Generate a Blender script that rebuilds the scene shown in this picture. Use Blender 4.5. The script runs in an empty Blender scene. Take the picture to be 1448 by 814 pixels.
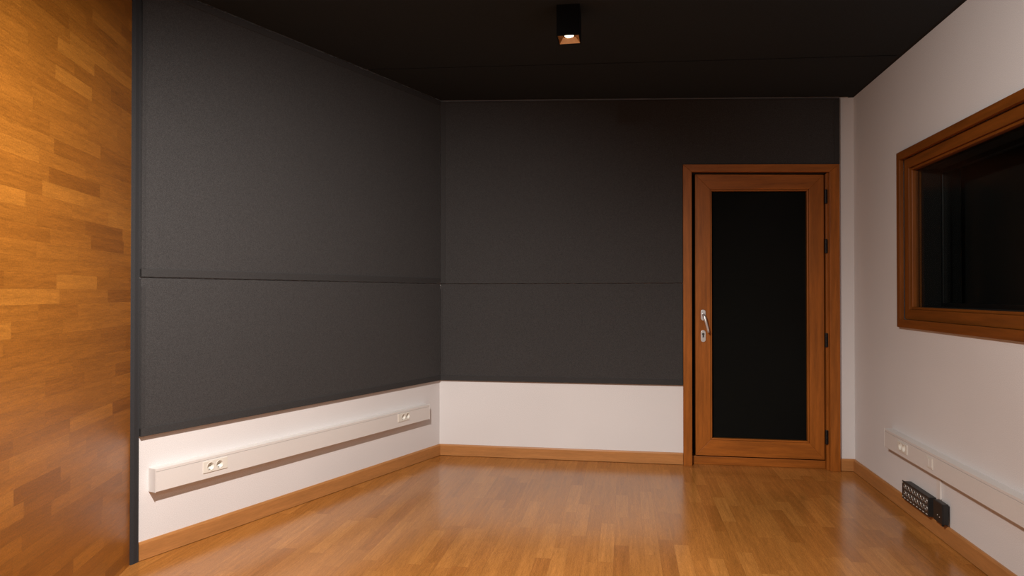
import bpy, bmesh, math
from mathutils import Vector, Matrix

scene = bpy.context.scene
COL = scene.collection
scene.view_settings.view_transform = 'Standard'
scene.view_settings.look = 'None'
scene.view_settings.exposure = 0.0
scene.view_settings.gamma = 1.0

# ------------------------------------------------------------------ materials
class NT:
    def __init__(s, name):
        s.m = bpy.data.materials.new(name); s.m.use_nodes = True
        s.t = s.m.node_tree; s.t.nodes.clear()
        s.out = s.n('ShaderNodeOutputMaterial')
        s.b = s.n('ShaderNodeBsdfPrincipled')
        s.l(s.b.outputs[0], s.out.inputs[0])
    def n(s, k, **kw):
        x = s.t.nodes.new(k)
        for a, v in kw.items(): setattr(x, a, v)
        return x
    def l(s, a, b): s.t.links.new(a, b)
    def put(s, v, sock):
        if isinstance(v, (int, float, tuple, list)): sock.default_value = v
        else: s.l(v, sock)
    def math(s, op, a, b=None, c=None):
        x = s.n('ShaderNodeMath', operation=op)
        s.put(a, x.inputs[0])
        if b is not None: s.put(b, x.inputs[1])
        if c is not None: s.put(c, x.inputs[2])
        return x.outputs[0]
    def xyz(s, a, b, c=0.0):
        x = s.n('ShaderNodeCombineXYZ')
        s.put(a, x.inputs[0]); s.put(b, x.inputs[1]); s.put(c, x.inputs[2])
        return x.outputs[0]
    def noise(s, vec, scale, detail=2.0, rough=0.5):
        x = s.n('ShaderNodeTexNoise')
        s.l(vec, x.inputs['Vector']); x.inputs['Scale'].default_value = scale
        x.inputs['Detail'].default_value = detail; x.inputs['Roughness'].default_value = rough
        return x.outputs['Fac']
    def ramp(s, fac, stops):
        x = s.n('ShaderNodeValToRGB'); e = x.color_ramp.elements
        e[0].position, e[0].color = stops[0][0], (*stops[0][1], 1)
        e[1].position, e[1].color = stops[1][0], (*stops[1][1], 1)
        for p, c in stops[2:]:
            k = e.new(p); k.color = (*c, 1)
        s.l(fac, x.inputs[0]); return x.outputs[0]
    def scale_col(s, col, fac):
        x = s.n('ShaderNodeVectorMath', operation='SCALE')
        s.put(col, x.inputs[0]); s.put(fac, x.inputs['Scale']); return x.outputs[0]
    def bump(s, h, strength, dist):
        x = s.n('ShaderNodeBump'); x.inputs['Strength'].default_value = strength
        x.inputs['Distance'].default_value = dist
        s.l(h, x.inputs['Height']); s.l(x.outputs[0], s.b.inputs['Normal'])
    def coord(s): return s.n('ShaderNodeTexCoord').outputs['Object']

def sstep(n, x, a, b):
    r = n.n('ShaderNodeMapRange', interpolation_type='SMOOTHSTEP')
    n.put(x, r.inputs[0]); r.inputs[1].default_value = a; r.inputs[2].default_value = b
    return r.outputs[0]

def speckle(name, col, amp, sc, rough=0.9, spec=0.3, bumpd=0.0, detail=3.0, sheen=0.0):
    n = NT(name); c = n.coord()
    f = n.noise(c, sc, detail, 0.7)
    f2 = n.noise(c, 1.7, 2.0)
    k = n.math('MULTIPLY_ADD', f, amp * 2, 1 - amp)
    k2 = n.math('MULTIPLY_ADD', f2, 0.10, 0.95)
    n.l(n.scale_col(col, n.math('MULTIPLY', k, k2)), n.b.inputs['Base Color'])
    n.b.inputs['Roughness'].default_value = rough
    n.b.inputs['Specular IOR Level'].default_value = spec
    if bumpd: n.bump(f, 0.5, bumpd)
    if sheen:
        n.b.inputs['Sheen Weight'].default_value = sheen
    return n.m

def parquet(name, along, across, w=0.07, stops=None, rough=0.3, gain=1.0, coat=0.0, L0=0.40):
    """strip parquet: narrow staves of random length and tone"""
    n = NT(name)
    sp = n.n('ShaderNodeSeparateXYZ'); n.l(n.coord(), sp.inputs[0])
    u, v = sp.outputs[along], sp.outputs[across]
    vs = n.math('DIVIDE', n.math('ADD', v, 20.0), w)
    strip = n.math('FLOOR', vs)
    def wn(vec):
        x = n.n('ShaderNodeTexWhiteNoise', noise_dimensions='2D'); n.l(vec, x.inputs['Vector']); return x.outputs['Value']
    r1 = wn(n.xyz(strip, 3.3)); r2 = wn(n.xyz(strip, 9.7))
    L = n.math('MULTIPLY_ADD', r2, 0.14, L0)
    t = n.math('DIVIDE', n.math('MULTIPLY_ADD', r1, 5.0, n.math('ADD', u, 20.0)), L)
    pid = n.math('FLOOR', t)
    rnd = wn(n.xyz(pid, strip)); rnd2 = wn(n.xyz(n.math('ADD', pid, 51.3), strip))
    col = n.ramp(rnd, stops)
    # grain, different on every stave
    gv = n.xyz(n.math('MULTIPLY_ADD', rnd2, 37.0, n.math('MULTIPLY', u, 2.2)), n.math('MULTIPLY', v, 34.0), n.math('MULTIPLY', rnd, 11.0))
    g = n.noise(gv, 1.6, 5.0, 0.62)
    gv2 = n.xyz(n.math('MULTIPLY', u, 26.0), n.math('MULTIPLY', v, 300.0), n.math('MULTIPLY', rnd, 7.0))
    g2 = n.noise(gv2, 1.0, 2.0, 0.6)
    sp2 = n.noise(n.xyz(u, v), 170.0, 2.0, 0.7)
    k = n.math('MULTIPLY_ADD', g, 0.80, 0.60)
    k = n.math('MULTIPLY', k, n.math('MULTIPLY_ADD', g2, 0.70, 0.65))
    k = n.math('MULTIPLY', k, n.math('MULTIPLY_ADD', sp2, 0.9, 0.55))
    big = n.noise(n.xyz(u, v), 1.1, 2.0)
    k = n.math('MULTIPLY', k, n.math('MULTIPLY_ADD', big, 0.16, 0.92))
    fv = n.math('FRACT', vs); ft = n.math('FRACT', t)
    dv = n.math('MINIMUM', fv, n.math('SUBTRACT', 1.0, fv))
    dt = n.math('MINIMUM', ft, n.math('SUBTRACT', 1.0, ft))
    sv = sstep(n, dv, 0.0, 0.03); st = sstep(n, dt, 0.0, 0.005)
    seam = n.math('MULTIPLY_ADD', n.math('MULTIPLY', sv, st), 0.14, 0.86)
    k = n.math('MULTIPLY', n.math('MULTIPLY', k, seam), gain)
    n.l(n.scale_col(col, k), n.b.inputs['Base Color'])
    n.l(n.math('MULTIPLY_ADD', g, 0.10, rough - 0.05), n.b.inputs['Roughness'])
    n.b.inputs['Specular IOR Level'].default_value = 0.5
    if coat:
        n.b.inputs['Coat Weight'].default_value = coat; n.b.inputs['Coat Roughness'].default_value = rough * 0.8
    n.bump(g, 0.05, 0.001)
    return n.m

def timber(name, axis, col, rough=0.38, amp=0.5, spec=0.3):
    n = NT(name); sp = n.n('ShaderNodeSeparateXYZ'); n.l(n.coord(), sp.inputs[0])
    k = [22.0, 22.0, 22.0]; k[axis] = 1.6
    vec = n.xyz(*[n.math('MULTIPLY', sp.outputs[i], k[i]) for i in range(3)])
    g = n.noise(vec, 1.8, 5.0, 0.6)
    k3 = [260.0] * 3; k3[axis] = 22.0
    g2 = n.noise(n.xyz(*[n.math('MULTIPLY', sp.outputs[i], k3[i]) for i in range(3)]), 1.0, 2.0, 0.6)
    kk = n.math('MULTIPLY', n.math('MULTIPLY_ADD', g, amp * 2, 1 - amp), n.math('MULTIPLY_ADD', g2, 0.4, 0.8))
    n.l(n.scale_col(col, kk), n.b.inputs['Base Color'])
    n.b.inputs['Roughness'].default_value = rough
    n.b.inputs['Specular IOR Level'].default_value = spec
    n.bump(g2, 0.08, 0.001)
    return n.m

def plain(name, col, rough=0.5, metal=0.0, emit=None, es=0.0):
    n = NT(name); c = n.coord()
    f = n.noise(c, 60.0, 2.0)
    n.l(n.scale_col(col, n.math('MULTIPLY_ADD', f, 0.12, 0.94)), n.b.inputs['Base Color'])
    n.b.inputs['Roughness'].default_value = rough; n.b.inputs['Metallic'].default_value = metal
    if emit:
        n.b.inputs['Emission Color'].default_value = (*emit, 1); n.b.inputs['Emission Strength'].default_value = es
    return n.m

FLOOR_ST = [(0.0, (.315, .117, .023)), (1.0, (.440, .183, .042)), (0.2, (.350, .136, .028)), (0.8, (.388, .155, .033))]
WALL_ST = [(0.0, (.222, .074, .008)), (1.0, (.372, .140, .018)), (0.18, (.268, .093, .0105)), (0.82, (.315, .113, .0135))]
M = {}
M['plaster'] = speckle('white plaster', (.735, .715, .715), 0.38, 300.0, 0.85, 0.25, 0.0006)
M['fabric'] = speckle('charcoal acoustic fabric', (.0495, .0472, .0472), 1.1, 360.0, 1.0, 0.1, 0.001, sheen=0.05)
M['fabric_edge'] = speckle('charcoal fabric edging', (.045, .0430, .0430), 0.9, 360.0, 1.0, 0.1, 0.001)
M['ceil'] = speckle('black ceiling fabric', (.029, .036, .043), 1.0, 330.0, 1.0, 0.1, 0.001)
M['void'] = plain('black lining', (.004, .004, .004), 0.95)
M['rear'] = speckle('dark rear fabric', (.013, .0125, .012), 0.8, 200.0, 1.0, 0.05)
M['post'] = speckle('black post covering', (.026, .026, .028), 0.4, 200.0, 0.8, 0.3)
M['floor'] = parquet('strip parquet floor', 1, 0, 0.07, FLOOR_ST, 0.20, 1.0, 0.08)
M['woodwall'] = parquet('strip parquet wall lining', 0, 2, 0.052, WALL_ST, 0.36, 1.0, 0.1, 0.26)
M['skirt_x'] = timber('baseboard wood', 0, (.44, .195, .062), 0.42, 0.3)
M['mahog_v'] = timber('mahogany vertical grain', 2, (.330, .100, .013), 0.42, 0.62, 0.28)
M['mahog_h'] = timber('mahogany horizontal grain', 0, (.330, .100, .013), 0.42, 0.62, 0.28)
M['win_v'] = timber('dark mahogany vertical grain', 2, (.190, .056, .007), 0.45, 0.6, 0.25)
M['win_h'] = timber('dark mahogany horizontal grain', 0, (.190, .056, .007), 0.45, 0.6, 0.25)
M['gap'] = plain('painted rebate shade', (.010, .005, .003), 0.9)  # near-black jamb colour stands in for the shade in the door rebate
M['pvc'] = speckle('white plastic trunking', (.72, .69, .665), 0.07, 160.0, 0.45, 0.4)
M['socket'] = plain('ivory socket plastic', (.76, .73, .66), 0.35)
M['socket_hole'] = plain('socket contact', (.05, .045, .04), 0.5)
M['steel'] = plain('brushed steel', (.82, .81, .80), 0.34, 0.75)
M['iron'] = plain('black hinge metal', (.012, .012, .012), 0.4, 0.3)
M['blackbox'] = plain('black powder coat', (.014, .014, .014), 0.45)
M['face'] = plain('dark front plate', (.060, .050, .044), 0.4, 0.3)
M['ring'] = plain('nickel connector shell', (.42, .39, .36), 0.42, 0.8)
M['labelw'] = plain('white marking strip', (.75, .72, .68), 0.6)
M['lampbody'] = speckle('black lamp housing', (.008, .009, .010), 0.3, 200, 0.9, 0.05)
M['reflector'] = plain('bronze inner reflector', (.42, .29, .17), 0.24, 1.0)
M['bulb'] = plain('lit lamp lens', (1, .9, .7), 0.4, 0, (1.0, .78, .48), 26.0)
# glass
g = NT('clear glass')
g.t.nodes.remove(g.b)
gl = g.n('ShaderNodeBsdfGlossy'); gl.inputs['Roughness'].default_value = 0.16
tr = g.n('ShaderNodeBsdfTransparent'); tr.inputs['Color'].default_value = (.86, .88, .87, 1)
fr = g.n('ShaderNodeFresnel'); fr.inputs['IOR'].default_value = 1.06
mx = g.n('ShaderNodeMixShader')
g.l(fr.outputs[0], mx.inputs[0]); g.l(tr.outputs[0], mx.inputs[1]); g.l(gl.outputs[0], mx.inputs[2]); g.l(mx.outputs[0], g.out.inputs[0])
M['glass'] = g.m

# ------------------------------------------------------------------ helpers
def frame(P0, d):
    """local frame on a wall: x along the wall, y = out of the wall into the room, z up"""
    d = Vector((d[0], d[1], 0)).normalized(); n = Vector((d.y, -d.x, 0))
    return Matrix(((d.x, n.x, 0, P0[0]), (d.y, n.y, 0, P0[1]), (0, 0, 1, 0), (0, 0, 0, 1)))

def finish(name, bm, mat, parent=None, mtx=None, bevel=0.0, smooth=False):
    bmesh.ops.recalc_face_normals(bm, faces=bm.faces)
    me = bpy.data.meshes.new(name); bm.to_mesh(me); bm.free()
    if smooth:
        for p in me.polygons: p.use_smooth = True
    for m in (mat if isinstance(mat, (list, tuple)) else [mat]): me.materials.append(m)
    o = bpy.data.objects.new(name, me); COL.objects.link(o)
    if mtx is not None: o.matrix_world = mtx
    if parent is not None:
        o.parent = parent
        if mtx is not None:
            o.matrix_parent_inverse = PINV.get(parent.name, Matrix())
    if bevel:
        b = o.modifiers.new('bevel', 'BEVEL'); b.width = bevel; b.segments = 2; b.limit_method = 'ANGLE'
    return o
PINV = {}

def box(bm, x0, x1, y0, y1, z0, z1, mi=0):
    v = [bm.verts.new(p) for p in ((x0, y0, z0), (x1, y0, z0), (x1, y1, z0), (x0, y1, z0), (x0, y0, z1), (x1, y0, z1), (x1, y1, z1), (x0, y1, z1))]
    for f in ((0, 3, 2, 1), (4, 5, 6, 7), (0, 1, 5, 4), (1, 2, 6, 5), (2, 3, 7, 6), (3, 0, 4, 7)):
        bm.faces.new([v[i] for i in f]).material_index = mi

def prism_xz(bm, pts, y0, y1):
    """polygon in the wall plane (x, z) given thickness y0..y1"""
    a = [bm.verts.new((x, y0, z)) for x, z in pts]; b = [bm.verts.new((x, y1, z)) for x, z in pts]
    n = len(pts); bm.faces.new(a); bm.faces.new(b[::-1])
    for i in range(n): bm.faces.new((a[i], a[(i + 1) % n], b[(i + 1) % n], b[i]))

def prism_xy(bm, pts, z0, z1):
    a = [bm.verts.new((x, y, z0)) for x, y in pts]
    b = [bm.verts.new((x, y, z1 if not callable(z1) else z1(x, y))) for x, y in pts]
    n = len(pts); bm.faces.new(a); bm.faces.new(b[::-1])
    for i in range(n): bm.faces.new((a[i], a[(i + 1) % n], b[(i + 1) % n], b[i]))

def lathe(bm, prof, origin, axis, seg=24, cap=True):
    """revolve (r, h) profile around axis"""
    ax = Vector(axis).normalized(); o = Vector(origin)
    t = Vector((0, 0, 1)) if abs(ax.z) < .9 else Vector((1, 0, 0))
    e1 = ax.cross(t).normalized(); e2 = ax.cross(e1)
    rings = []
    for r, h in prof:
        if r < 1e-6: rings.append([bm.verts.new(o + ax * h)])
        else: rings.append([bm.verts.new(o + ax * h + (e1 * math.cos(2 * math.pi * i / seg) + e2 * math.sin(2 * math.pi * i / seg)) * r) for i in range(seg)])
    for A, B in zip(rings, rings[1:]):
        for i in range(seg):
            j = (i + 1) % seg
            if len(A) == 1 and len(B) == 1: continue
            if len(A) == 1: bm.faces.new((A[0], B[i], B[j]))
            elif len(B) == 1: bm.faces.new((A[i], A[j], B[0]))
            else: bm.faces.new((A[i], A[j], B[j], B[i]))

def tube(bm, pts, radii, seg=14):
    pts = [Vector(p) for p in pts]; rings = []
    for i, p in enumerate(pts):
        t = (pts[min(i + 1, len(pts) - 1)] - pts[max(i - 1, 0)]).normalized()
        u = t.cross(Vector((1, 0.2, 0.1))).normalized(); w = t.cross(u)
        rings.append([bm.verts.new(p + (u * math.cos(2 * math.pi * k / seg) + w * math.sin(2 * math.pi * k / seg)) * radii[i]) for k in range(seg)])
    for A, B in zip(rings, rings[1:]):
        for k in range(seg): bm.faces.new((A[k], A[(k + 1) % seg], B[(k + 1) % seg], B[k]))
    bm.faces.new(rings[0][::-1]); bm.faces.new(rings[-1])

def tag(o, label=None, cat=None, group=None, kind=None):
    if label: o['label'] = label
    if cat: o['category'] = cat
    if group: o['group'] = group
    if kind: o['kind'] = kind
    return o

def root(name, mtx, loc, label, cat, group=None, kind=None):
    """Empty at local (loc) of a wall frame; children are built in that wall frame"""
    o = bpy.data.objects.new(name, None); COL.objects.link(o)
    o.empty_display_size = 0.05
    w = mtx @ Matrix.Translation(loc)
    o.matrix_world = w
    PINV[o.name] = w.inverted()
    tag(o, label, cat, group, kind); return o

def part(name, bm, mat, parent, mtx, bevel=0.0, smooth=False):
    """mesh built in frame `mtx`, its matrix_world == mtx, parented without moving"""
    me_o = finish(name, bm, mat, None, None, bevel, smooth)
    me_o.parent = parent
    # world matrix of parent is known analytically
    me_o.matrix_parent_inverse = WM[parent.name].inverted() if parent.name in WM else PINV[parent.name]
    me_o.matrix_basis = mtx
    WM[me_o.name] = mtx
    return me_o
WM = {}

def cut(o, boxes):
    """boolean-subtract temporary cutters from o and bake the result"""
    bm = bmesh.new()
    for f in boxes: f(bm)
    bmesh.ops.recalc_face_normals(bm, faces=bm.faces)
    me = bpy.data.meshes.new('cut'); bm.to_mesh(me); bm.free()
    c = bpy.data.objects.new('cut', me); COL.objects.link(c)
    base = bpy.data.objects.new('base', o.data); COL.objects.link(base)
    m = base.modifiers.new('b', 'BOOLEAN'); m.operation = 'DIFFERENCE'; m.object = c; m.solver = 'EXACT'
    dg = bpy.context.evaluated_depsgraph_get(); dg.update()
    new = bpy.data.meshes.new_from_object(base.evaluated_get(dg))
    old = o.data; o.data = new; new.name = o.name
    bpy.data.objects.remove(base); bpy.data.objects.remove(c); bpy.data.meshes.remove(me)
    bpy.data.meshes.remove(old)

# ------------------------------------------------------------------ plan of the room (metres)
YB = 4.938                        # back wall
XR = 1.536                        # right wall
YR = -1.70                        # wall behind the camera
L0 = Vector((-2.159, 2.754))      # start of the left wall, by the post
DL = Vector((.34333, .93922))
SC = (YB - L0.y) / DL.y           # length of left wall to the corner
XC = L0.x + SC * DL.x
W0 = Vector((-2.160, 2.711))      # end of wood-lined wall
DW = Vector((-math.sin(math.radians(18.5)), math.cos(math.radians(18.5))))
TW = (W0.y - YR) / DW.y
WS = W0 - DW * TW                 # its start behind the camera
FL = frame(L0, DL)                # left wall frame
FW = frame(WS, DW)                # wood wall frame
FB = frame((XC, YB), (1, 0))      # back wall frame (y axis = -Y)
FR = frame((XR, YB), (0, -1))     # right wall frame, x runs towards the camera
FR = Matrix(((0, -1, 0, XR), (-1, 0, 0, YB), (0, 0, 1, 0), (0, 0, 0, 1)))

def ceil_z(x, y):
    g = max(0.0, 1 - .16 * (YB - y))
    return 2.53 + .037 * (XR - x) * g

def cz(mtx, s, off=0.0):
    p = mtx @ Vector((s, off, 0)); return ceil_z(p.x, p.y)

# ------------------------------------------------------------------ floor, ceiling
room = [(WS.x - .3, YR), (XR + .3, YR), (XR + .3, YB + .3), (XC - .3, YB + .3), (L0.x - .35, L0.y + .1), (W0.x - .3, W0.y - .1)]
bm = bmesh.new(); prism_xy(bm, room, -.10, 0.0)
tag(finish('floor', bm, M['floor']), 'glossy orange-brown strip parquet floor', 'floor', kind='structure')

bm = bmesh.new()
def sheet(x_of_l, x_of_r, y0, y1, nx=16, ny=12, dz=0.0):
    grid = []
    for j in range(ny + 1):
        y = y0(0) if False else None
        row = []
        for i in range(nx + 1):
            a = i / nx; b = j / ny
            ya = y0[0] * (1 - a) + y0[1] * a; yb = y1[0] * (1 - a) + y1[1] * a
            y = ya * (1 - b) + yb * b
            x = x_of_l(y) * (1 - a) + x_of_r * a
            row.append(bm.verts.new((x, y, ceil_z(x, y) + dz)))
        grid.append(row)
    top = [[bm.verts.new(v.co + Vector((0, 0, .02))) for v in r] for r in grid]
    for j in range(ny):
        for i in range(nx):
            bm.faces.new((grid[j][i], grid[j][i + 1], grid[j + 1][i + 1], grid[j + 1][i]))
            bm.faces.new((top[j][i], top[j + 1][i], top[j + 1][i + 1], top[j][i + 1]))
    for j in range(ny):
        for i in (0, nx): bm.faces.new((grid[j][i], grid[j + 1][i], top[j + 1][i], top[j][i]))
    for i in range(nx):
        for j in (0, ny): bm.faces.new((grid[j][i], grid[j][i + 1], top[j][i + 1], top[j][i]))
def xl(y):
    if y > L0.y: return L0.x + (y - L0.y) / DL.y * DL.x + .026
    return W0.x - (W0.y - y) / DW.y * DW.x * 1.0 + .004
def xl2(y): return min(xl(y), 9)
sheet(xl2, XR - .022, (YR, YR), (4.14, 4.095), ny=40)
sheet(xl2, XR - .022, (4.155, 4.110), (YB - .03, YB - .03), ny=4)
tag(finish('ceiling', bm, M['ceil']), 'black fabric covered ceiling with one cross seam', 'ceiling', kind='structure')
bm = bmesh.new(); prism_xy(bm, room, 2.70, 2.78)
tag(finish('ceiling_backing', bm, M['void']), 'black void above the ceiling panels', 'ceiling', kind='structure')

# ------------------------------------------------------------------ walls
DX0, DX1 = .405 - XC, 1.440 - XC             # door opening in back-wall coordinates
bm = bmesh.new()
prism_xz(bm, [(-.35, 0), (DX0 + .01, 0), (DX0 + .01, 2.06), (DX1 - .01, 2.06), (DX1 - .01, 0), (XR - XC, 0), (XR - XC, 2.72), (-.35, 2.72)], -.12, 0)
tag(finish('wall_back', bm, M['plaster'], mtx=FB), 'white plaster back wall around the door', 'wall', kind='structure')
bm = bmesh.new(); prism_xz(bm, [(-.02, 0), (SC, 0), (SC, 2.72), (-.02, 2.72)], -.12, 0)
tag(finish('wall_left', bm, M['plaster'], mtx=FL), 'white plaster left wall below the dark panels', 'wall', kind='structure')
bm = bmesh.new(); prism_xz(bm, [(0, 0), (TW, 0), (TW, 2.72), (0, 2.72)], -.12, 0)
tag(finish('wall_wood', bm, M['woodwall'], mtx=FW), 'wall lined with orange strip parquet on the far left', 'wall', kind='structure')
# right wall with window opening (x = YB - y)
WX0, WX1, WZ0, WZ1 = YB - 4.12, YB - 2.45, 1.035, 1.965
bm = bmesh.new()
box(bm, -.12, WX0, -.30, 0, 0, 2.72); box(bm, WX1, YB - YR, -.30, 0, 0, 2.72)
box(bm, WX0, WX1, -.30, 0, 0, WZ0); box(bm, WX0, WX1, -.30, 0, WZ1, 2.72)
tag(finish('wall_right', bm, M['plaster'], mtx=FR), 'white plaster right wall with the control window', 'wall', kind='structure')
bm = bmesh.new(); box(bm, WS.x - .3, XR + .3, YR - .1, YR, 0, 2.72)
tag(finish('wall_rear', bm, M['rear']), 'dark fabric wall behind the viewpoint', 'wall', kind='structure')

# black corner post between the wood wall and the left wall
bm = bmesh.new()
nL = Vector((DL.y, -DL.x)); nW = Vector((DW.y, -DW.x))
p = [W0 - nW * .10, W0 + nW * .004, W0 + nW * .006 + Vector((.004, .012)), L0 + nL * .014 - DL * .006, L0 + nL * .014 + DL * .000, L0 - nL * .10]
prism_xy(bm, [(q.x, q.y) for q in p], 0.0, 2.68)
tag(finish('trim_1', bm, M['post']), 'black vertical corner post between wood lining and grey panels', 'trim', kind='structure')

# baseboards
def skirt(name, mtx, s0, s1, label):
    bm = bmesh.new()
    prof = [(0, .0025), (.013, .0025), (.013, .074), (.009, .083), (0, .083)]
    a = [bm.verts.new((s0, y, z)) for y, z in prof]; b = [bm.verts.new((s1, y, z)) for y, z in prof]
    bm.faces.new(a); bm.faces.new(b[::-1])
    for i in range(5): bm.faces.new((a[i], a[(i + 1) % 5], b[(i + 1) % 5], b[i]))
    tag(finish(name, bm, M['skirt_x'], mtx=mtx), label, 'baseboard', kind='structure')
skirt('baseboard_left', FL, .004, SC - .006, 'wooden baseboard along the left wall')
skirt('baseboard_back', FB, .002, DX0 - .001, 'wooden baseboard along the back wall up to the door')
skirt('baseboard_back_right', FB, DX1 + .002, XR - XC - .001, 'short wooden baseboard right of the door')
skirt('baseboard_right', FR, .001, YB - YR - .002, 'wooden baseboard along the right wall')

# black strips added as painted shade in the gap between ceiling panels and white walls
bm = bmesh.new(); box(bm, -.0, YB - YR, .0004, .034, 2.5315, 2.548)
tag(finish('gap_shade_right', bm, M['void'], mtx=FR), 'black strip painted as gap shade along the ceiling edge of the right wall', 'trim', kind='structure')
bm = bmesh.new(); box(bm, DX1 + .002, XR - XC - .036, .0004, .034, 2.5375, 2.550)
tag(finish('gap_shade_back', bm, M['void'], mtx=FB), 'black strip painted as gap shade above the narrow white wall strip', 'trim', kind='structure')

# ------------------------------------------------------------------ acoustic panels
def acoustic(name_label, mtx, s0, s1, z0, z1, T, strips, group):
    """z1: number or (left,right)"""
    zl, zr = z1 if isinstance(z1, tuple) else (z1, z1)
    r = root('acoustic_panel', mtx, Vector(((s0 + s1) / 2, 0, z0)), name_label, 'panel', group)
    bm = bmesh.new(); prism_xz(bm, [(s0, z0), (s1, z0), (s1, zr), (s0, zl)], .001, T)
    part('fabric_face', bm, M['fabric'], r, mtx, .0025)
    for kind in strips:
        bm = bmesh.new(); w = .036; t0, t1 = T - .004, T + .0035
        if kind == 'bottom': prism_xz(bm, [(s0, z0 - .001), (s1, z0 - .001), (s1, z0 + w), (s0, z0 + w)], .001, t1)
        if kind == 'top': prism_xz(bm, [(s0, zl - w), (s1, zr - w), (s1, zr), (s0, zl)], t0, t1)
        if kind == 'left': prism_xz(bm, [(s0, z0 + w), (s0 + .018, z0 + w), (s0 + .018, zl - w), (s0, zl - w)], t0, t1 - .001)
        if kind == 'right': prism_xz(bm, [(s1 - w, z0 + w), (s1, z0 + w), (s1, zr - w), (s1 - w, zr - w)], t0, t1 - .001)
        part('edge_strip', bm, M['fabric_edge'], r, mtx, .0015)
    return r
T = .021
GL = 'charcoal fabric acoustic wall panels'
sL0, sL1 = .004, SC - .022
acoustic('tall upper charcoal fabric panel on left wall, reaching the ceiling', FL, sL0, sL1, 1.277, (cz(FL, sL0, T) - .004, cz(FL, sL1, T) - .004), T, ('top', 'bottom', 'left'), GL)
acoustic('lower charcoal fabric panel on left wall above the long socket trunking', FL, sL0, sL1, .560, 1.270, T, ('bottom', 'left'), GL)
b0 = .012; b1 = DX1
bm_z = lambda s: cz(FB, s, T) - .006
# upper back panel goes over the door: L-shaped
r = root('acoustic_panel', FB, Vector((1.0, 0, 1.27)), 'upper charcoal fabric panel on back wall, running over the door', 'panel', GL)
dzl, dzr = 2.106, 2.075
bm = bmesh.new()
prism_xz(bm, [(b0, 1.276), (DX0 - .001, 1.276), (DX0 - .001, dzl), (b1, dzr + .001), (b1, bm_z(b1)), (b0, bm_z(b0))], .001, T)
part('fabric_face', bm, M['fabric'], r, FB, .0025)
w = .036
for pts in ([(b0, 1.277), (b0 + w, 1.277), (b0 + w, bm_z(b0) - .012), (b0, bm_z(b0) - .012)],
            [(b1 - w, dzr + .002), (b1, dzr + .002), (b1, bm_z(b1) - .012), (b1 - w, bm_z(b1) - .012)],
            [(b0, bm_z(b0) - .012), (b1, bm_z(b1) - .012), (b1, bm_z(b1)), (b0, bm_z(b0))]):
    bm = bmesh.new(); prism_xz(bm, pts, T - .004, T + .0035); part('edge_strip', bm, M['fabric_edge'], r, FB, .0015)
acoustic('lower charcoal fabric panel on back wall, left of the door', FB, b0, DX0 - .001, .560, 1.2705, T, ('bottom', 'left'), GL)

# ------------------------------------------------------------------ door
def dx(x): return x - XC
D = root('door_1', FB, Vector((dx(.92), 0, 0)), 'mahogany framed door with tall black glass pane and steel lever', 'door', kind='structure')
OFF = .030                                    # front of the casing
xo0, xo1, xi0, xi1 = dx(.406), dx(1.437), dx(.465), dx(1.373)
zo = lambda x: 2.106 - (x - xo0) / (xo1 - xo0) * .030
zi = lambda x: zo(x) - .052
def pc(name, pts, y0, y1, mat, parent=D, bev=.002):
    bm = bmesh.new(); prism_xz(bm, pts, y0, y1); return part(name, bm, M[mat], parent, FB, bev)
pc('casing', [(xo0, 0), (xi0, 0), (xi0, zi(xi0)), (xo0, zo(xo0))], -.001, OFF, 'mahog_v')
pc('casing', [(xi1, 0), (xo1, 0), (xo1, zo(xo1)), (xi1, zi(xi1))], -.001, OFF, 'mahog_v')
pc('casing', [(xi0, zi(xi0)), (xi1, zi(xi1)), (xo1, zo(xo1)), (xo0, zo(xo0))], -.001, OFF, 'mahog_h')
# jamb behind the casing; left and head pieces carry painted shade
lx0, lx1 = dx(.493), dx(1.348)
lz1 = lambda x: 2.041 - (x - lx0) / (lx1 - lx0) * .026
LF = -.016                                    # leaf front
pc('jamb', [(lx1 + .009, .0), (xo1 - .012, .0), (xo1 - .012, zo(xo1) - .02), (lx1 + .009, lz1(lx1) + .004)], -.11, -.002, 'mahog_v')
pc('jamb', [(xo0 + .012, .0), (xi0 - .004, .0), (xi0 - .004, zo(xo0) - .02), (xo0 + .012, zo(xo0) - .02)], -.11, -.002, 'gap')
pc('jamb', [(xi0 - .004, lz1(lx0) + .004), (lx1 + .005, lz1(lx1) + .004), (lx1 + .005, zo(xo1) - .02), (xi0 - .004, zo(xo0) - .02)], -.11, -.004, 'gap')
pc('threshold', [(xi0 - .003, 0), (lx1 + .0085, 0), (lx1 + .0085, .057), (xi0 - .003, .057)], -.11, -.030, 'mahog_h', bev=.003)
# leaf
gx0, gx1, gz0 = dx(.607), dx(1.240), .187
gz1 = lambda x: 1.921 - (x - gx0) / (gx1 - gx0) * .014
leafbm = bmesh.new()
prism_xz(leafbm, [(lx0, .066), (gx0 - .012, .187 - .012), (gx0 - .012, gz1(gx0) + .012), (lx0, lz1(lx0))], -.075, LF)
leaf = part('door_leaf', leafbm, M['mahog_v'], D, FB, .002)
def lp(name, pts, y0, y1, mat, bev=.0015):
    bm = bmesh.new(); prism_xz(bm, pts, y0, y1); return part(name, bm, M[mat], leaf, FB, bev)
e = .012
lp('stile', [(gx1 + e, gz0 - e), (lx1, .066), (lx1, lz1(lx1)), (gx1 + e, gz1(gx1) + e)], -.075, LF, 'mahog_v')
lp('rail', [(lx0 + .0006, lz1(lx0)), (gx0 - e, gz1(gx0) + e), (gx1 + e, gz1(gx1) + e), (lx1, lz1(lx1))], -.075, LF, 'mahog_h')
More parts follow.
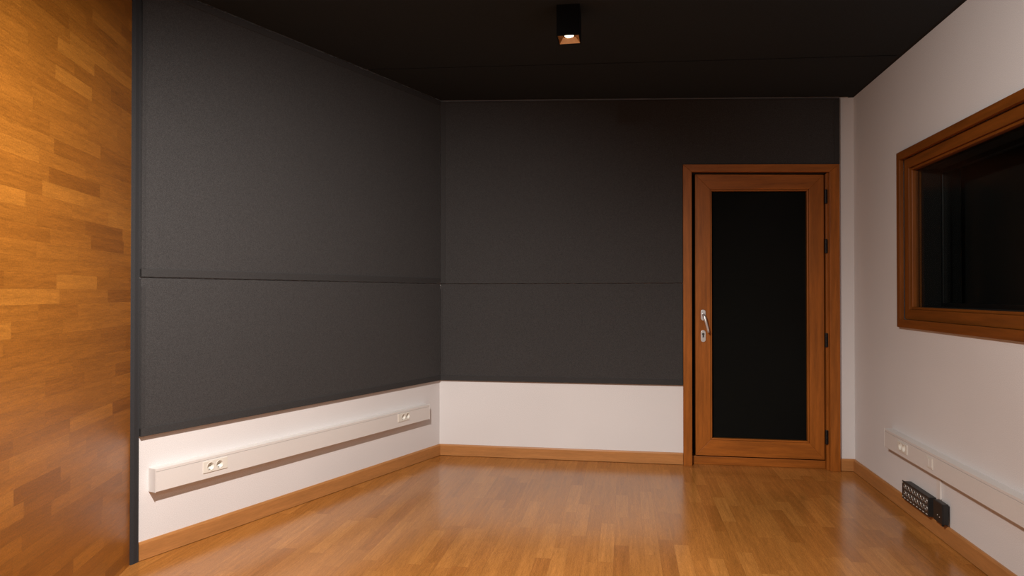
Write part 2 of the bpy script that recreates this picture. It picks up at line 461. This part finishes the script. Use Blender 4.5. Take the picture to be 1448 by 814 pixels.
lp('rail', [(lx0 + .0006, .066), (lx1, .066), (gx1 + e, gz0 - e), (gx0 - e, gz0 - e)], -.075, LF, 'mahog_h')
# glazing bead ring
for pts, m in (([(gx0 - e, gz0 - e), (gx0, gz0), (gx0, gz1(gx0)), (gx0 - e, gz1(gx0) + e)], 'mahog_v'),
               ([(gx1, gz0), (gx1 + e, gz0 - e), (gx1 + e, gz1(gx1) + e), (gx1, gz1(gx1))], 'mahog_v'),
               ([(gx0 - e, gz1(gx0) + e), (gx0, gz1(gx0)), (gx1, gz1(gx1)), (gx1 + e, gz1(gx1) + e)], 'mahog_h'),
               ([(gx0 - e, gz0 - e), (gx1 + e, gz0 - e), (gx1, gz0), (gx0, gz0)], 'mahog_h')):
    lp('glazing_bead', pts, -.060, LF - .007, m, .003)
lp('glass_pane', [(gx0 - .004, gz0 - .004), (gx1 + .004, gz0 - .004), (gx1 + .004, gz1(gx1) + .004), (gx0 - .004, gz1(gx0) + .004)], -.040, -.036, 'glass', 0)
lp('black_backing', [(gx0 - .004, gz0 - .004), (gx1 + .004, gz0 - .004), (gx1 + .004, gz1(gx1) + .004), (gx0 - .004, gz1(gx0) + .004)], -.070, -.062, 'rear', 0)
# hinges on the right jamb
for z in (1.862, 1.523, .884, .224):
    bm = bmesh.new()
    lathe(bm, [(0, -.048), (.007, -.048), (.008, -.045), (.008, -.016), (.0065, -.015), (.0065, -.013), (.008, -.012), (.008, .012), (.0065, .013), (.0065, .015), (.008, .016), (.008, .045), (.007, .048), (0, .048)], (lx1 + .007, .004, z), (0, 0, 1), 16)
    box(bm, lx1 + .006, lx1 + .020, -.002, .001, z - .045, z + .045)
    part('hinge', bm, M['iron'], D, FB)
# lever handle with rose plate
hx = dx(.5455)
def stadium(bm, cx, cz_, hw, hh, y0, y1, seg=10):
    pts = []
    for k in range(seg + 1):
        a = math.pi * k / seg; pts.append((cx + hw * math.cos(a), cz_ + hh - hw + hw * math.sin(a)))
    for k in range(seg + 1):
        a = math.pi + math.pi * k / seg; pts.append((cx + hw * math.cos(a), cz_ - hh + hw + hw * math.sin(a)))
    prism_xz(bm, pts, y0, y1)
bm = bmesh.new(); stadium(bm, hx, 1.050, .0165, .038, LF, LF + .009)
hp = part('handle_plate', bm, M['steel'], leaf, FB, .002)
tag(hp, 'oval satin steel handle plate')
bm = bmesh.new()
tube(bm, [(hx, LF + .006, 1.053), (hx, LF + .028, 1.053), (hx + .001, LF + .040, 1.050), (hx + .006, LF + .047, 1.036), (hx + .016, LF + .048, .995), (hx + .026, LF + .047, .955), (hx + .031, LF + .044, .934), (hx + .032, LF + .040, .928)],
     [.010, .010, .0105, .0105, .0088, .0080, .0075, .005])
tag(part('lever_handle', bm, M['steel'], leaf, FB, 0, True), 'polished steel lever pointing down')
bm = bmesh.new(); stadium(bm, hx, .902, .0170, .042, LF, LF + .007)
kp = part('lock_plate', bm, M['steel'], leaf, FB, .002)
bm = bmesh.new()
lathe(bm, [(0, .0095), (.0085, .0095), (.0085, 0)], (hx, LF, .917), (0, 1, 0), 18); box(bm, hx - .0045, hx + .0045, LF, LF + .0095, .893, .912)
part('keyhole_cylinder', bm, M['socket_hole'], leaf, FB)
# dark space beyond the door, closing the wall
bm = bmesh.new(); box(bm, DX0 - .02, DX1 + .02, -.16, -.121, 0, 2.2)
tag(finish('wall_beyond_door', bm, M['void'], mtx=FB), 'dark space beyond the door', 'wall', kind='structure')

# ------------------------------------------------------------------ window in the right wall (x runs towards the camera)
WN = root('window_1', FR, Vector((YB - 3.3, 0, 1.0)), 'mahogany framed control room window with black glass', 'window', kind='structure')
a0, a1, z0, z1 = YB - 4.148, YB - 2.42, 1.013, 1.990
def wp(name, pts, y0, y1, mat, bev=.002, parent=WN):
    bm = bmesh.new(); prism_xz(bm, pts, y0, y1); return part(name, bm, M[mat], parent, FR, bev)
def ring(name, a0, a1, z0, z1, w, y0, y1, bev=.002, mv='win_v', mh='win_h', parent=WN):
    wp(name, [(a0, z0), (a0 + w, z0 + w), (a0 + w, z1 - w), (a0, z1)], y0, y1, mv, bev, parent)
    wp(name, [(a1 - w, z0 + w), (a1, z0), (a1, z1), (a1 - w, z1 - w)], y0, y1, mv, bev, parent)
    wp(name, [(a0, z1), (a0 + w, z1 - w), (a1 - w, z1 - w), (a1, z1)], y0, y1, mh, bev, parent)
    wp(name, [(a0, z0), (a1, z0), (a1 - w, z0 + w), (a0 + w, z0 + w)], y0, y1, mh, bev, parent)
ring('casing', a0, a1, z0, z1, .045, .0005, .022)
ring('sash', a0 + .045, a1 - .045, z0 + .045, z1 - .045, .055, -.07, -.004)
ring('glazing_bead', a0 + .100, a1 - .100, z0 + .100, z1 - .100, .014, -.05, -.016, .003)
b_0, b_1, c0, c1 = a0 + .112, a1 - .112, z0 + .112, z1 - .112
wp('glass_pane', [(b_0, c0), (b_1, c0), (b_1, c1), (b_0, c1)], -.040, -.034, 'glass', 0)
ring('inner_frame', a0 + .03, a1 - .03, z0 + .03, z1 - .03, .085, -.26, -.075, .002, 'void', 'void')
ring('rear_sash', a0 + .115, a1 - .115, z0 + .115, z1 - .115, .022, -.20, -.16, .002, 'iron', 'iron')
wp('rear_glass_pane', [(b_0 + .02, c0 + .02), (b_1 - .02, c0 + .02), (b_1 - .02, c1 - .02), (b_0 + .02, c1 - .02)], -.185, -.179, 'glass', 0)
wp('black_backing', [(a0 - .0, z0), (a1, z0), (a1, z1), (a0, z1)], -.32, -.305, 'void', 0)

# ------------------------------------------------------------------ socket trunking
def trunking(mtx, s0, s1, z0, z1, d, label, doubles, blanks, cap_ends):
    zc = (z0 + z1) / 2
    r = root('cable_trunking', mtx, Vector(((s0 + s1) / 2, 0, zc)), label, 'trunking', 'white plastic socket trunkings on the walls')
    bm = bmesh.new(); box(bm, s0 + .001, s1 - .001, .0005, d - .003, z0, z1)
    base = part('channel', bm, M['pvc'], r, mtx)
    bm = bmesh.new(); box(bm, s0 + .002, s1 - .002, d - .0028, d, z0 + .003, z1 - .014)
    lid = part('cover', bm, M['pvc'], r, mtx)
    bm = bmesh.new(); box(bm, s0 + .002, s1 - .002, d - .0028, d - .0005, z1 - .0125, z1 - .0005)
    part('top_rail', bm, M['pvc'], r, mtx, .0006)
    if cap_ends:
        for q in cap_ends:
            bm = bmesh.new(); box(bm, q - .0015, q + .0015, .0004, d + .0008, z0 - .0008, z1 + .0008)
            part('end_cap', bm, M['pvc'], r, mtx, .0008)
    cuts = []
    for (p0, p1, pz0, pz1, cs) in doubles:
        for c in cs:
            cuts.append(lambda bm, c=c, zz=(pz0 + pz1) / 2: lathe(bm, [(0, d - .016), (.0185, d - .016), (.0185, d + .02), (0, d + .02)], (c, 0, zz), (0, 1, 0), 32))
    if cuts: cut(base, cuts); cut(lid, cuts)
    for (p0, p1, pz0, pz1, cs) in doubles:
        bm = bmesh.new(); box(bm, p0, p1, d, d + .004, pz0, pz1)
        pl = part('socket_plate', bm, M['socket'], r, mtx); tag(pl, 'cream double power socket')
        zz = (pz0 + pz1) / 2
        cut(pl, [lambda bm, c=c: lathe(bm, [(0, d - .01), (.0190, d - .01), (.0190, d + .02), (0, d + .02)], (c, 0, zz), (0, 1, 0), 32) for c in cs])
        bv = pl.modifiers.new('b', 'BEVEL'); bv.width = .001; bv.limit_method = 'ANGLE'; bv.segments = 2
        for c in cs:
            bm = bmesh.new()
            lathe(bm, [(0, d - .0135), (.0165, d - .0135), (.0172, d + .0040), (.0200, d + .0052), (.0212, d + .0048), (.0212, d + .0036)], (c, 0, zz), (0, 1, 0), 32)
            wl = part('socket_well', bm, M['socket'], pl, mtx, 0, True)
            bm = bmesh.new()
            for sg in (-1, 1): lathe(bm, [(0, d - .0120), (.0026, d - .0120), (.0026, d - .0136)], (c + sg * .0085, 0, zz - sg * .002), (0, 1, 0), 12)
            for sg in (-1, 1): box(bm, c - .003, c + .003, d - .013, d - .002, zz + sg * .0160 - .0012, zz + sg * .0160 + .0012)
            part('contact', bm, M['socket_hole'], pl, mtx)
    for (p0, p1, pz0, pz1) in blanks:
        bm = bmesh.new(); box(bm, p0, p1, d, d + .003, pz0, pz1)
        pl = part('data_socket_plate', bm, M['socket'], r, mtx, .001)
        h = (p1 - p0) / 2
        bm = bmesh.new(); box(bm, p0 + .006, p0 + h - .003, d + .003, d + .0045, pz0 + .007, pz1 - .007); box(bm, p0 + h + .003, p1 - .006, d + .003, d + .0045, pz0 + .007, pz1 - .007)
        part('dust_flap', bm, M['pvc'], pl, mtx, .0006)
    return r
trunking(FL, .056, 2.134, .300, .406, .050, 'long white socket trunking on left wall below the charcoal panels',
         [(.298, .434, .331, .386, (.338, .389)), (1.776, 1.898, .336, .391, (1.832, 1.878))], [], (.056, 2.134))
tR = trunking(FR, YB - 4.275, YB - .6, .311, .416, .046, 'white socket trunking on right wall above the black metal boxes',
         [(YB - 4.070, YB - 3.945, .337, .391, (YB - 4.035, YB - 3.985))], [(YB - 3.712, YB - 3.640, .337, .391)], (YB - 4.275,))
# small vertical duct from trunking to the black box
bm = bmesh.new(); box(bm, YB - 3.690, YB - 3.652, .0005, .010, .190, .3105)
o = part('branch_duct', bm, M['pvc'], tR, FR, .001)

# ------------------------------------------------------------------ black connector panel and small box on the right wall
r = root('connector_box', FR, Vector((YB - 3.88, 0, .0835)), 'long black connector box with two rows of nickel sockets on the right baseboard', 'connector box')
f0, f1, fz0, fz1, fo = YB - 4.045, YB - 3.715, .0838, .181, .037
bm = bmesh.new(); box(bm, f0 + .025, f1, .0005, fo - .003, fz0, fz1); part('housing', bm, M['blackbox'], r, FR, .0015)
bm = bmesh.new(); box(bm, f0, f1, fo - .003, fo, fz0, fz1); fp = part('front_plate', bm, M['blackbox'], r, FR, .001)
bm = bmesh.new(); box(bm, f0 + .022, f1 - .004, fo, fo + .0008, fz0 + .005, fz1 - .005); part('connector_field', bm, M['face'], r, FR)
nC = 8
def connector(cx, czz, rad, par):
    bm = bmesh.new()
    lathe(bm, [(rad, .0), (rad, .003), (rad * .80, .0036), (rad * .78, .0012)], (cx, fo + .0008, czz), (0, 1, 0), 20)
    c = part('connector', bm, M['ring'], par, FR, 0, True)
    bm = bmesh.new()
    lathe(bm, [(0, .0015), (rad * .77, .0015), (rad * .77, 0)], (cx, fo + .0008, czz), (0, 1, 0), 18)
    k = part('insert', bm, M['blackbox'], c, FR)
    bm = bmesh.new(); box(bm, cx - .0035, cx + .0035, fo + .0008, fo + .0050, czz + rad * .80, czz + rad * .80 + .003)
    part('latch', bm, M['ring'], c, FR)
for i in range(nC):
    cx = f0 + .046 + i * (f1 - f0 - .068) / (nC - 1)
    connector(cx, fz1 - .024, .0128, r)
    connector(cx, fz1 - .060, .0135, r)
for i in range(nC):
    cx = f0 + .038 + i * (f1 - f0 - .058) / (nC - 1)
    bm = bmesh.new(); box(bm, cx - .009, cx + .009, fo + .0008, fo + .0014, fz0 + .0075, fz0 + .0115)
    part('marking_strip', bm, M['labelw'], r, FR)
for zz in (fz1 - .010, fz0 + .012):
    bm = bmesh.new(); lathe(bm, [(0, .003), (.004, .0025), (.0055, 0)], (f0 + .010, fo, zz), (0, 1, 0), 14)
    part('screw', bm, M['ring'], r, FR, 0, True)

r = root('junction_box', FR, Vector((YB - 3.605, 0, .0835)), 'small black box on the right baseboard with a white duct rising behind', 'junction box')
j0, j1, jo = YB - 3.655, YB - 3.560, .040
bm = bmesh.new(); box(bm, j0, j1, .0105, jo - .004, .094, .192); part('housing', bm, M['blackbox'], r, FR, .002)
bm = bmesh.new(); box(bm, j0 + .001, j1 - .001, jo - .0038, jo, .095, .191); part('front_cover', bm, M['blackbox'], r, FR, .0015)
for (cx, zz) in ((j0 + .045, .128), (j0 + .068, .124)):
    bm = bmesh.new(); lathe(bm, [(0, .0025), (.0028, .002), (.0035, 0)], (cx, jo, zz), (0, 1, 0), 14); part('screw', bm, M['ring'], r, FR, 0, True)
bm = bmesh.new()
lathe(bm, [(0, -.006), (.006, -.006), (.007, .005)], (j1 - .018, jo - .012, .0895), (0, 0, 1), 14)
part('cable_gland', bm, M['blackbox'], r, FR)

# ------------------------------------------------------------------ ceiling lamp
lx, ly, hw, zb = -.2635, 3.300, .055, 2.430
LM = Matrix.Translation((0, 0, 0))
zt = ceil_z(lx, ly)
r = root('ceiling_spotlight', LM, Vector((lx, ly, zt)), 'black square surface spotlight glowing under the black ceiling', 'lamp')
bm = bmesh.new(); wth = .004
for (x0, x1, y0, y1) in ((lx - hw, lx - hw + wth, ly - hw - .005, ly + hw + .005), (lx + hw - wth, lx + hw, ly - hw - .005, ly + hw + .005),
                         (lx - hw + wth, lx + hw - wth, ly - hw - .005, ly - hw - .001), (lx - hw + wth, lx + hw - wth, ly + hw + .001, ly + hw + .005)):
    box(bm, x0, x1, y0, y1, zb, zt)
part('lamp_housing', bm, M['lampbody'], r, LM)
bm = bmesh.new(); k = hw - wth - .001; kk = .052
a = [bm.verts.new((lx + sx * k, ly + sy * (k + .004), zb + .001)) for sx, sy in ((-1, -1), (1, -1), (1, 1), (-1, 1))]
b = [bm.verts.new((lx + sx * .030, ly + sy * .034, zb + .026)) for sx, sy in ((-1, -1), (1, -1), (1, 1), (-1, 1))]
for i in range(4): bm.faces.new((a[i], a[(i + 1) % 4], b[(i + 1) % 4], b[i]))
bm.faces.new(b)
part('reflector', bm, M['reflector'], r, LM)
bm = bmesh.new(); lathe(bm, [(0, -.004), (.015, -.003), (.021, 0), (.021, .004)], (lx, ly + .004, zb + .021), (0, 0, 1), 28)
part('lamp_lens', bm, M['bulb'], r, LM, 0, True)

# ------------------------------------------------------------------ lights
def spot(name, loc, energy, size, blend, col, radius=.04, aim=(0, 0, -1)):
    l = bpy.data.lights.new(name, 'SPOT'); l.energy = energy; l.spot_size = math.radians(size); l.spot_blend = blend
    l.color = col; l.shadow_soft_size = radius
    o = bpy.data.objects.new(name, l); COL.objects.link(o); o.location = loc
    o.rotation_euler = Vector(aim).to_track_quat('-Z', 'Y').to_euler(); return o
WARM = (1.0, .925, .86)
spot('key_downlight', (-.72, 1.08, 2.45), 530, 110, 1.0, WARM, .035, aim=(-.80, 2.5, -2.65))
spot('lamp_downlight', (lx, ly, zb - .004), 12, 110, .8, (1.0, .86, .70), .02)
spot('right_downlight', (-.90, .90, 2.45), 255, 112, 1.0, WARM, .035, aim=(2.4, 1.1, -1.5))
spot('rear_fill', (.35, -.2, 2.45), 55, 134, 1.0, WARM, .06, aim=(-.15, .60, -.90))  # unseen fill light added behind the camera to lift the foreground floor

# ------------------------------------------------------------------ camera
F = 965.0
cam = bpy.data.cameras.new('camera'); cam.sensor_fit = 'HORIZONTAL'; cam.sensor_width = 36.0
cam.lens = F / 1448.0 * 36.0; cam.clip_start = .02; cam.clip_end = 50
co = bpy.data.objects.new('camera', cam); COL.objects.link(co)
pitch = math.atan(8 / F); yaw = math.atan(159 / F)
co.location = (0, 0, 1.2); co.rotation_euler = (math.pi / 2 + pitch, 0, yaw)
scene.camera = co
